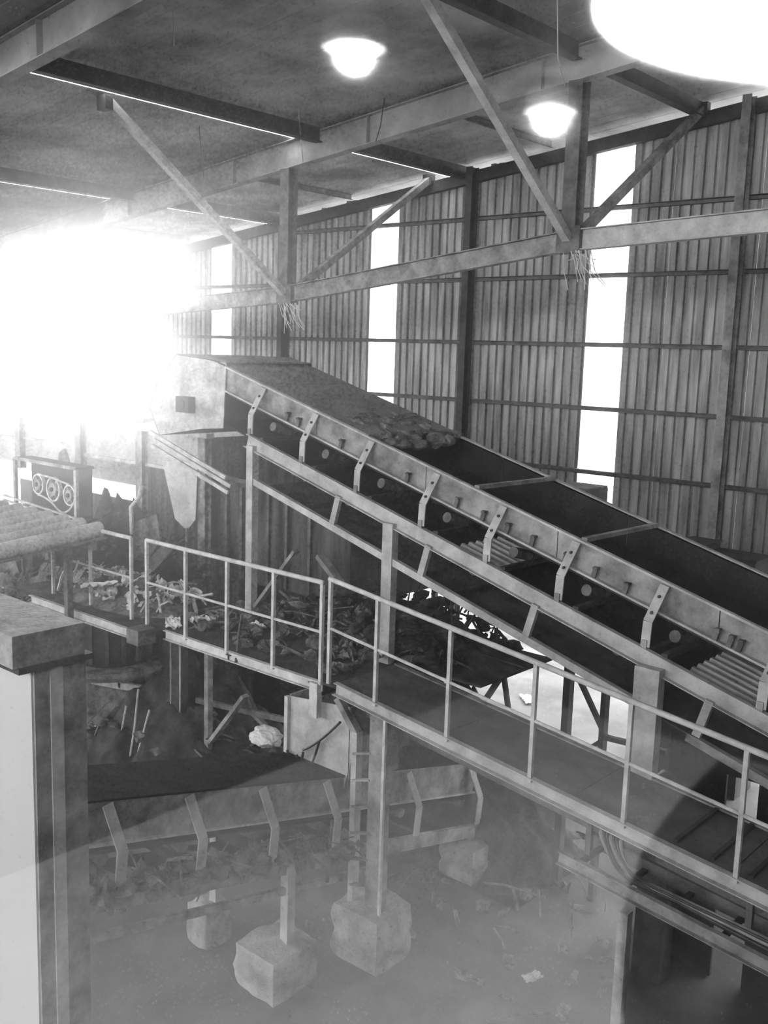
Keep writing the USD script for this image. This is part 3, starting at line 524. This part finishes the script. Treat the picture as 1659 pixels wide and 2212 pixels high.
# scraps scattered in the heaps
for lab, (cx, cy, rx, ry, zz, n), m, s0 in (('small crumpled scraps strewn over the left end of the platform', (-11.0, 7.5, 1.1, .45, ZP+.16, 70), 'bag', 700), ('small scraps caught in the tall heap below the tapered plate', (-12.6, 8.2, .8, .3, ZP+.45, 60), 'waste_mid', 800), ('scraps of litter strewn along the deck under the conveyor', (-8.2, 8.0, 1.4, .4, ZP+.06, 40), 'waste_mid', 900)):
    ms = []
    for k in range(n): ms.append(crumple((cx+rng.uniform(-1, 1)*rx, cy+rng.uniform(-1, 1)*ry, zz+rng.uniform(-.1, .12)), rng.uniform(.06, .16), rng.uniform(.05, .14), s0+k, .06, 4, rng.uniform(-.7, .7)))
    solo('litter_scraps', ms, m, lab, 'litter', kind='stuff')
for lab, (cx, cy, rx, ry, z0, z1, n), m, s0 in (('tangled dark scraps piled under the middle of the conveyor', (-7.6, 8.75, 1.5, .6, ZP+.05, ZP+.5, 260), 'waste_dark', 1000), ('grey scraps mixed into the mound under the conveyor', (-7.9, 8.5, 1.3, .45, ZP+.05, ZP+.42, 110), 'waste_mid', 1400), ('dark tangled scraps over the tall heap on the left', (-12.5, 8.5, 1.3, .55, ZP+.05, ZP+.85, 240), 'waste_dark', 1800), ('grey scraps on the floor heap under the platform', (-10.6, 8.3, 1.8, .7, .5, 1.3, 140), 'waste_mid', 2200), ('dark rags and scraps strewn along the platform deck', (-8.3, 7.8, 1.4, .6, ZP+.01, ZP+.1, 130), 'waste_mid', 3000), ('bright little scraps dotted over the rubbish at the platform end', (-11.0, 7.6, 1.1, .4, ZP+.12, ZP+.32, 60), 'paper', 3200), ('grey scraps on the mound beyond the platform', (-13.6, 8.0, 1.3, .9, EYE-4.3, EYE-3.3, 160), 'waste_mid', 3400), ('crumbs and small scraps on the floor below the ramp', (-5.6, 8.6, 1.6, 1.2, .01, .05, 60), 'waste_mid', 2500), ('rubbish caked along the frame of the cross conveyor', (-6.55, 5.6, .18, 1.6, None, None, 120), 'waste_mid', 2700)):
    ms = []
    for k in range(n):
        x, y = cx+rng.uniform(-1, 1)*rx, cy+rng.uniform(-1, 1)*ry; e = max(0, 1-((x-cx)/rx)**2)
        z = lz(y, -.70)+rng.uniform(-.02, .03) if z0 is None else z0+(z1-z0)*e*rng.uniform(0, 1)
        k_ = rng.integers(0, 3); q = (x, y, z)
        if k_ == 0: ms.append(lump(q, (rng.uniform(.04, .14), rng.uniform(.04, .12), rng.uniform(.02, .09)), s0+k, .5, 1, 1.5))
        elif k_ == 1: ms.append(crumple(q, rng.uniform(.05, .19), rng.uniform(.04, .14), s0+k, .07, 4, rng.uniform(-.9, .9)))
        else:
            dvec = rng.normal(0, 1, 3)*V([.2, .15, .1]); ms.append(tube([V(q)-dvec, V(q)+V([0, 0, .05]), V(q)+dvec], rng.uniform(.006, .02), 4))
    solo('litter_scraps', ms, m, lab, 'litter', kind='stuff')
ms = []
for k in range(80):
    x = rng.uniform(-6.75, -5.75); y = rng.uniform(8.3, 9.5); h = cz(x, LCH)+rng.uniform(-.1, .1); d = V([rng.uniform(-.35, .15), rng.uniform(-.1, .1), -rng.uniform(.15, .6)])
    ms.append(tube([(x, y, h), V([x, y, h])+d*.5+V([rng.uniform(-.06, .06), 0, .03]), V([x, y, h])+d], rng.uniform(.006, .016), 4))
solo('waste_strands', ms, 'waste_dark', 'dark fibrous strands of waste hanging below the conveyor', 'waste', kind='stuff')
# single pieces
def piece(name, lab, cat, px, py, Y=None, Z=None, w=.3, h=.2, m='paper', seed=1, lift=.1, tilt=.3):
    c = W(px, py, Y) if Z is None else WZ(px, py, Z); solo(name, lump(c, (w*.5, h*.6, h*.45), seed, .22, 3, 1.6) if cat == 'bag' else crumple(c+V([0, 0, .01]), w, h, seed, lift*.6, 9, tilt*.6), m, lab, cat)
piece('crumpled_paper', 'crumpled pale sheet lying by the third railing post of the platform', 'paper', 440, 1345, Z=ZP+.02, w=.5, h=.28, seed=41, lift=.14)
piece('crumpled_paper', 'small crumpled sheet at the left of the platform step', 'paper', 373, 1350, Z=ZP+.02, w=.3, h=.18, seed=42, lift=.09)
piece('crumpled_paper', 'single scrap of white paper lying alone on the platform deck', 'paper', 555, 1357, Z=ZP+.02, w=.2, h=.14, seed=43)
piece('crumpled_paper', 'white sheet on top of the rubbish at the left end of the platform', 'paper', 213, 1268, Z=ZP+.32, w=.42, h=.2, seed=44)
piece('crumpled_paper', 'second pale sheet low in the rubbish at the left end of the platform', 'paper', 222, 1288, Z=ZP+.25, w=.3, h=.2, m='bag', seed=45)
piece('crumpled_paper', 'bright scrap lying on the open floor right of the laced column', 'paper', 1117, 1772, Z=.02, w=.25, h=.14, seed=46, lift=.04, tilt=0)
piece('crumpled_paper', 'pale strip lying on the floor in the lower right corner', 'paper', 1150, 2113, Z=.02, w=.2, h=.12, m='bag', seed=47, lift=.04, tilt=0)
piece('crumpled_paper', 'torn pale scrap on the frame of the cross conveyor', 'paper', 268, 1960, Y=4.55, w=.16, h=.1, m='bag', seed=48)
piece('crumpled_paper', 'small cluster of white scraps below the ramp stringer', 'paper', 1085, 1690, Y=7.9, w=.2, h=.12, seed=49)
piece('plastic_bag', 'white plastic bag snagged under the platform beside the rods', 'bag', 215, 1590, Y=8.0, w=.5, h=.35, m='bag', seed=50, lift=.2, tilt=.5)
piece('plastic_bag', 'white sack lying below the platform left of the transfer chute', 'bag', 575, 1592, Y=7.9, w=.42, h=.26, m='paper', seed=51, lift=.16, tilt=.1)
piece('crumpled_paper', 'white scrap lying on the bright ground seen between the ramp railing and the conveyor', 'paper', 1140, 1512, Z=.02, w=.45, h=.2, seed=52, lift=.05, tilt=0)
# drive box with three belted wheels
YD = 8.55
d_ = lambda px, py: W(px, py, YD)
dv = thing('drive_box', 'dark open drive box with three pale belt wheels at the far left', 'drive', d_(110, 1060))
a, b = d_(40, 1090), d_(166, 1020)
part(dv, 'back_plate', box((a[0], YD+.25, a[2]-.12), (b[0], YD+.27, b[2]+.06)), 'rubber')
part(dv, 'hood', box((a[0], YD-.05, b[2]+.04), (b[0]+.05, YD+.27, b[2]+.08)), 'steel_dark')
part(dv, 'hood_edge', bar((a[0], YD-.05, b[2]+.06), (b[0]+.05, YD-.05, b[2]+.06), .03, .05), 'paint_mid')
part(dv, 'corner_post', bar((b[0]+.04, YD-.04, a[2]-.2), (b[0]+.04, YD-.04, b[2]+.05), .07, .05, (0, 1, 0)), 'paint_light')
part(dv, 'corner_post', bar((a[0], YD-.04, a[2]-.2), (a[0], YD-.04, b[2]+.05), .07, .05, (0, 1, 0)), 'paint_mid')
wc = [d_(82, 1046), d_(115, 1057), d_(150, 1070)]; wrd = [.17, .2, .17]
for c, r in zip(wc, wrd):
    w = part(dv, 'belt_wheel', [cyl(c+V([0, -.02, 0]), c+V([0, .06, 0]), r*.55, 24)]+[bar(c+V([0, .02, 0]), c+V([math.cos(t)*r*.95, .02, math.sin(t)*r*.95]), .03, .04, (0, 1, 0)) for t in np.arange(6)*math.pi/3], 'paint_mid')
    ring = trimesh.creation.annulus(r*.86, r, .06); ring.apply_transform(trimesh.transformations.rotation_matrix(math.pi/2, [1, 0, 0])); ring.apply_translation(c+V([0, .02, 0]))
    part(w, 'wheel_rim', ring, 'rail_paint')
    part(w, 'hub', cyl(c+V([0, -.05, 0]), c+V([0, .2, 0]), .035, 12), 'steel_dark')
lo = [wc[0]+V([0, 0, -wrd[0]]), wc[1]+V([-.05, 0, -wrd[1]-.02]), wc[1]+V([.25, 0, -wrd[1]-.14]), wc[2]+V([.05, 0, -wrd[2]-.02]), wc[2]+V([wrd[2], 0, 0])]
part(dv, 'drive_belt', tube(make_interp_spline([0, .3, .55, .8, 1], V(lo), 2)(np.linspace(0, 1, 20)), .018, 6), 'rail_paint')
part(dv, 'drive_belt', tube([wc[0]+V([0, 0, wrd[0]]), wc[1]+V([0, 0, wrd[1]*.9]), wc[2]+V([0, 0, wrd[2]])], .018, 6), 'rail_paint')
for x in (a[0]+.1, b[0]-.05): part(dv, 'stand_leg', bar((x, YD+.2, 0), (x, YD+.2, a[2]-.1), .1, .1, (0, 1, 0)), 'steel_dark')
rr = thing('guide_rail', 'slim double rail running below the drive box at the far left', 'rail', d_(110, 1110))
for dz in (-.02, .06): part(rr, 'bar', bar(d_(20, 1068)-V([0, .1, .06-dz]), d_(180, 1120)-V([0, .1, .06-dz]), .03, .03), 'paint_light')
for px, py in ((60, 1085), (82, 1092), (116, 1105), (150, 1114)): part(rr, 'spacer', box(d_(px, py)-V([.05, .12, .16]), d_(px, py)+V([.05, -.07, .0])), 'rail_paint')
for px in (60, 150): q = d_(px, 1110)-V([0, .1, .16]); part(rr, 'leg', bar((q[0], q[1], 0), q, .05, .05, (0, 1, 0)), 'steel_dark')
# ribbed sheet lying at the far left by the handrail
rs = thing('ribbed_sheet', 'pale sheet with round ribs lying beside the handrail at the far left', 'sheet', (-11.9, 6.5, EYE-2.35))
for k in range(8):
    x = -13.5+k*.385; part(rs, 'rib', tube([(x, 5.2, EYE-2.44), (x, 7.03, EYE-2.28)], .10, 14), 'bin_panel', smooth=50)
part(rs, 'sheet', bar((-12.15, 5.2, EYE-2.53), (-12.15, 7.03, EYE-2.37), 3.0, .02), 'steel_grey')
part(rs, 'support_rail', bar((-13.5, 5.35, EYE-2.58), (-10.65, 5.35, EYE-2.58), .06, .1), 'steel_grey')
part(rs, 'support_rail', bar((-13.5, 6.85, EYE-2.45), (-10.65, 6.85, EYE-2.45), .06, .1), 'steel_grey')
part(rs, 'leg', bar((-10.85, 6.6, 0), (-10.85, 6.6, EYE-2.42), .08, .08, (0, 1, 0)), 'steel_grey')
part(rs, 'leg', bar((-13.1, 6.6, 0), (-13.1, 6.6, EYE-2.42), .08, .08, (0, 1, 0)), 'steel_grey')
# slanting flap and pole in the heap
fl = [W(x, y, 8.15) for x, y in ((300, 1125), (345, 1110), (352, 1165), (318, 1225), (285, 1205))]
solo('bent_panel', xz([(p[0], p[2]) for p in fl][::-1], 8.1, .03), 'waste_mid', 'bent grey panel leaning in the heap behind the gap in the railing', 'panel')
solo('leaning_pole', tube([W(285, 1155, 8.0), W(283, 1095, 8.05), W(300, 1075, 8.1), W(306, 1050, 8.1)], .03, 8), 'paint_light', 'crooked pale pole standing in the heap below the feed bin', 'pole')
solo('leaning_plank', bar(W(370, 1175, 8.0), W(325, 1225, 7.9), .05, .16), 'steel_grey', 'dark plank slanting down beside the bent panel', 'plank')
solo('leaning_plank', bar(W(425, 1325, 7.7), W(412, 1275, 7.9), .03, .08), 'paint_light', 'short pale stick propped on the deck behind the paper', 'stick')

# ================================================================== UNDER THE PLATFORM
ud = lambda px, py, Y=8.0: W(px, py, Y)
for px, w, y1, y2, lab in ((388, .2, 1390, 1650, 'dark channel post with pale edges under the platform'), (450, .08, 1470, 1614, 'slim pale post with a slanting brace under the platform')):
    t = thing('platform_post', lab, 'post', (ud(px, y2)[0], 8.0, 0)); x = ud(px, y2)[0]; z1 = ZP-.04
    part(t, 'shaft', channel((x, 8.0, 0), (x, 8.0, z1), .12, w, .012, (1, 0, 0)) if w > .1 else bar((x, 8.0, 0), (x, 8.0, z1-.45), w, w, (0, 1, 0)), 'steel_dark' if w > .1 else 'paint_mid')
    if w > .1:
        for s in (-1, 1): part(t, 'flange_edge', bar((x+s*w/2, 7.93, 0), (x+s*w/2, 7.93, z1), .012, .02, (0, 1, 0)), 'paint_light')
    else: part(t, 'brace', bar(ud(456, 1602), ud(530, 1503), .05, .1, (0, 1, 0)), 'paint_mid'); part(t, 'base_plate', box((x-.1, 7.9, 0), (x+.1, 8.1, .02)), 'steel_dark')
t = thing('platform_beam', 'grey horizontal beam behind the dark channel post under the platform', 'beam', ud(280, 1485)); part(t, 'beam', bar(ud(200, 1470, 8.3), ud(384, 1502, 8.3), .06, .1), 'paint_mid'); part(t, 'hanger', bar(ud(263, 1440, 8.3), ud(261, 1485, 8.3), .06, .06, (0, 1, 0)), 'paint_mid')
t = thing('platform_beam', 'pale beam lying low behind the three leaning rods', 'beam', ud(310, 1630)); part(t, 'beam', bar(ud(255, 1600, 8.1), ud(372, 1652, 8.0), .08, .12), 'paint_mid')
t = thing('platform_beam', 'thin crossing beam between the posts right of the slim post', 'beam', ud(560, 1530)); part(t, 'beam', bar(ud(425, 1512, 8.2), ud(640, 1560, 8.2), .05, .07), 'steel_grey'); part(t, 'brace', bar(ud(535, 1530, 8.2), ud(612, 1605, 8.2), .05, .06, (0, 1, 0)), 'steel_grey')
for (a, b, c), lab in ((((273, 1524), (262, 1585), (243, 1662)), 'leftmost of the three thin rods leaning under the platform'), (((299, 1488), (291, 1570), (277, 1660)), 'middle and tallest of the three thin rods leaning under the platform'), (((323, 1533), (308, 1590), (290, 1658)), 'rightmost, slightly bent rod of the three leaning under the platform')):
    solo('thin_rod', tube([ud(*a, 7.7), ud(*b, 7.65), ud(*c, 7.6)], .016, 6), 'paint_light', lab, 'rod')
# ribbed drum under the platform
dm = thing('ribbed_drum', 'dark ribbed rubber drum hanging under the left end of the platform', 'drum', (-11.6, 7.9, EYE-4.15))
def lathe(prof_, c, ax=(0, 0, 1), n=36):
    m = trimesh.creation.revolve(V(prof_), sections=n)
    if tuple(ax) == (1, 0, 0): m.apply_transform(trimesh.transformations.rotation_matrix(math.pi/2, [0, 1, 0]))
    m.apply_translation(c); return m
part(dm, 'body', lathe([(0, -.38), (.5, -.36), (.58, -.2), (.6, .1), (.58, .42), (0, .42)], (-11.65, 7.75, EYE-3.93)), 'rubber', smooth=40)
for k in range(18):
    t = k*2*math.pi/18; part(dm, 'rib', bar((-11.65+.6*math.cos(t), 7.75+.6*math.sin(t), EYE-4.2), (-11.65+.6*math.cos(t), 7.75+.6*math.sin(t), EYE-3.6), .05, .07, (math.cos(t), math.sin(t), 0)), 'steel_dark')
part(dm, 'bottom_rim', lathe([(.5, -.08), (.72, -.06), (.75, 0), (.72, .06), (.5, .08)], (-11.65, 7.75, EYE-4.36)), 'waste_mid', smooth=40)

# ================================================================== DARK MACHINE RIGHT, CRATES BY THE WALL, OUTSIDE
mc = thing('machine_housing', 'black machine housing under the low end of the conveyor at the right edge', 'machine', (-2.6, 9.4, 0))
a, b = W(1450, 1610, 9.3), W(1575, 1640, 9.3)
part(mc, 'front_plate', box((a[0], 9.28, 0), (b[0], 9.32, cz(b[0], LCH-.1))), 'rubber')
part(mc, 'front_plate', box((b[0]+.32, 9.28, 0), (1.2, 9.32, EYE-3.7)), 'rubber')
part(mc, 'top_plate', box((b[0], 9.28, EYE-3.95), (b[0]+.32, 9.32, EYE-3.75)), 'rubber')
part(mc, 'side_plate', box((a[0], 9.32, 0), (a[0]+.02, 10.3, cz(a[0], LCH-.25))), 'rubber')
mo = lump((W(1440, 1650, 8.9)[0], 8.9, EYE-4.25), (.22, .2, .3), 61, .12); part(mc, 'motor', mo, 'steel_grey', smooth=40)
t = thing('machine_stand', 'pale stand carrying the motor beside the black housing', 'stand', (W(1440, 1650, 8.9)[0], 8.9, 0)); x = t and W(1440, 1650, 8.9)[0]
part(t, 'post', bar((x, 8.9, 0), (x, 8.9, EYE-4.5), .3, .25, (0, 1, 0)), 'steel_dark')
GY = YF+.5; q = W(1255, 1080, GY)
t = thing('gear_unit', 'grey gear unit bracketed behind the conveyor, in front of the right window strip', 'gearbox', q)
part(t, 'bracket', box((q[0]-.2, YF+.0, q[2]-.3), (q[0]+.2, GY, q[2]-.08)), 'steel_dark')
part(t, 'bracket_arm', bar((q[0], YF+.2, cz(q[0])), (q[0], YF+.2, q[2]-.1), .1, .08, (0, 1, 0)), 'steel_dark')
part(t, 'housing', box((W(1215, 1080, GY)[0], GY-.25, W(1255, 1092, GY)[2]), (W(1293, 1080, GY)[0], GY+.2, W(1255, 1052, GY)[2])), 'steel_grey')
part(t, 'lid', box((W(1210, 1080, GY)[0], GY-.27, W(1255, 1054, GY)[2]), (W(1290, 1080, GY)[0], GY+.22, W(1255, 1048, GY)[2])), 'paint_mid')
q = W(1115, 1003, 11.0)
t = thing('lamp_bracket', 'small pale bracket standing on the far edge of the conveyor', 'bracket', (W(1113, 1005, YF+.05)[0], YF+.05, W(1113, 1012, YF+.05)[2])); c = W(1113, 1005, YF+.05)
part(t, 'plate', box(c-V([.04, .02, .07]), c+V([.03, .02, .06])), 'rail_paint'); part(t, 'knob', lump(c+V([.1, -.01, -.04]), (.04, .03, .03), 5, .05, 2), 'white_paint')
for px, py, w, lab in ((1507, 1187, .42, 'dark crate standing against the ribbed wall beyond the conveyor'), (1580, 1215, .9, 'long dark box against the wall at the right edge')):
    c = W(px, py, 13.8); t = thing('storage_crate', lab, 'crate', (c[0], 13.8, 0))
    part(t, 'body', box((c[0]-w/2, 13.5, 0), (c[0]+w/2, 14.1, c[2]+.1)), 'steel_dark'); part(t, 'lid', box((c[0]-w/2-.02, 13.48, c[2]+.1), (c[0]+w/2+.02, 14.12, c[2]+.13)), 'rubber')
# dark pipes and posts seen against the bright yard below the wall
for (a, b, r), lab in ((((795, 1195), (860, 1185), .09), 'dark pipe crossing the bright gap below the wall'), (((780, 1250), (960, 1238), .07), 'second dark pipe low in the bright gap below the wall')):
    P, Q = W(*a, 13.0), W(*b, 13.0); t = thing('yard_pipe', lab, 'pipe', P); part(t, 'pipe_run', tube([P, Q], r, 10), 'steel_dark')
    for q in (P*.9+Q*.1, P*.1+Q*.9): part(t, 'pipe_stand', bar((q[0], q[1], 0), (q[0], q[1], q[2]-r*.5), .08, .08, (0, 1, 0)), 'steel_dark')
for (a, b, w), lab in ((((745, 1150), (752, 1255), .26), 'broad dark post in the bright gap under the conveyor'), (((773, 1165), (775, 1250), .07), 'slim dark post in the bright gap under the conveyor')):
    p, q = W(*a, 11.0), W(*b, 11.0); solo('trestle_post', bar((q[0], 11.0, 0), (q[0], 11.0, p[2]+.2), w, .1, (0, 1, 0)), 'steel_dark', lab, 'post')
solo('trestle_brace', bar(W(690, 1200, 8.9), W(735, 1260, 8.9), .06, .12, (0, 1, 0)), 'paint_mid', 'slanting grey brace behind the top of the ramp railing', 'brace')

# ================================================================== NEAR PILLAR AND CONTROL CABIN
pl_ = thing('near_pillar', 'smooth grey pillar at the left edge with one bright white face and a rough cap', 'pillar', (-4.75, 2.67, 0))
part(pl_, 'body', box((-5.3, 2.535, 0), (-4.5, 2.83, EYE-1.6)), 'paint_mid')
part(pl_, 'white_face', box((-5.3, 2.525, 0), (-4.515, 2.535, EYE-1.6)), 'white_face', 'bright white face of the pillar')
part(pl_, 'corner_strip', box((-4.505, 2.62, 0), (-4.49, 2.69, EYE-1.6)), 'paint_light')
part(pl_, 'cap', box((-5.35, 2.40, EYE-1.585), (-4.46, 2.80, EYE-1.42)), 'paint_mid')
part(pl_, 'cap_seat', box((-5.35, 2.42, EYE-1.615), (-4.44, 2.84, EYE-1.585)), 'steel_dark')
cb = dict(x0=-2.7, x1=1.7, y0=-2.3, y1=.8, z0=EYE-1.6, z1=EYE+.62)
cw = thing('cabin_wall', None, None, (0, 0, 0), kind='structure')
X0, X1, Y0, Y1, Z0, Z1 = [cb[k] for k in ('x0', 'x1', 'y0', 'y1', 'z0', 'z1')]
for lo, hi in (((X0-.06, Y0-.06, Z0-.1), (X1+.06, Y0, Z1+.06)), ((X0-.06, Y0, Z0-.1), (X0, Y1+.06, Z1+.06)), ((X1, Y0, Z0-.1), (X1+.06, Y1+.06, Z1+.06)),
               ((X0, Y1, Z0-.1), (X1, Y1+.06, EYE-1.45)), ((X0, Y1, EYE+.56), (X1, Y1+.06, Z1+.06)), ((X0, Y1, EYE-1.45), (X0+.12, Y1+.06, EYE+.56)), ((X1-.12, Y1, EYE-1.45), (X1, Y1+.06, EYE+.56))):
    part(cw, 'wall_panel', box(lo, hi), 'cabin_wall')
part(cw, 'ceiling_panel', box((X0, Y0, Z1), (X1, Y1, Z1+.06)), 'cabin_wall')
part(cw, 'floor_panel', box((X0, Y0, Z0-.06), (X1, Y1, Z0)), 'cabin_floor')
part(cw, 'silhouette_mat', prism([(-1.5, Y0+.1), (-1.43, -1.61), (-1.36, -1.25), (-1.26, -.95), (-1.15, -.72), (-1.03, -.5), (-.86, -.24), (-.62, 0), (-.4, .15), (X1-.1, .15), (X1-.1, Y0+.1)][::-1], (0, 0, Z0), (1, 0, 0), (0, 1, 0), (0, 0, 1), .015), 'rubber')  # dark sheet added so the pane mirrors a dark standing silhouette
for x in (X0+.1, X1-.1):
    for y in (Y0+.1, Y1-.1): part(cw, 'support_post', bar((x, y, 0), (x, y, Z0-.1), .16, .16, (0, 1, 0)), 'steel_grey')
wn += 1
w = thing(f'window_{wn}', None, None, (0, 0, 0), kind='structure')
part(w, 'glass_pane', box((X0+.12, Y1+.025, EYE-1.45), (X1-.12, Y1+.029, EYE+.56)), 'pane')
for k, (px, py, lab) in enumerate(((765, 105, 'round ceiling lamp of the cabin nearest its window'), (1190, 243, 'round ceiling lamp deeper in the cabin'))):
    v = DV+(px-829.5)/FPX*RV-(py-1106)/FPX*UV; v = v*(.575/v[2]); c = V([v[0], 2*(Y1+.027)-v[1], EYE+.575])
    t = thing('cabin_lamp', lab, 'lamp', c); part(t, 'bulb', lump(c+V([0, 0, -.012]), (.034,)*3, 1, 0, 2), 'lamp_glow', smooth=True); part(t, 'housing', cyl(c, c+V([0, 0, .045]), .06, 24), 'white_paint')
c = V([-.475, 2*(Y1+.027)-1.756, EYE+.56])
t = thing('dish_lamp', 'large round white ceiling light of the cabin', 'lamp', c); part(t, 'diffuser', cyl(c, c+V([0, 0, .03]), .49, 56), 'dish_glow'); part(t, 'ring', lathe([(.49, 0), (.516, 0), (.516, .055), (.49, .055)], c, n=56), 'white_paint')
# dust in the air of the shed
solo('dust_haze', box((XL, .87, .01), (XR-.02, YW-.32, EYE+2.9+0*1)), 'haze', 'thin dusty haze filling the shed', 'haze', kind='stuff')
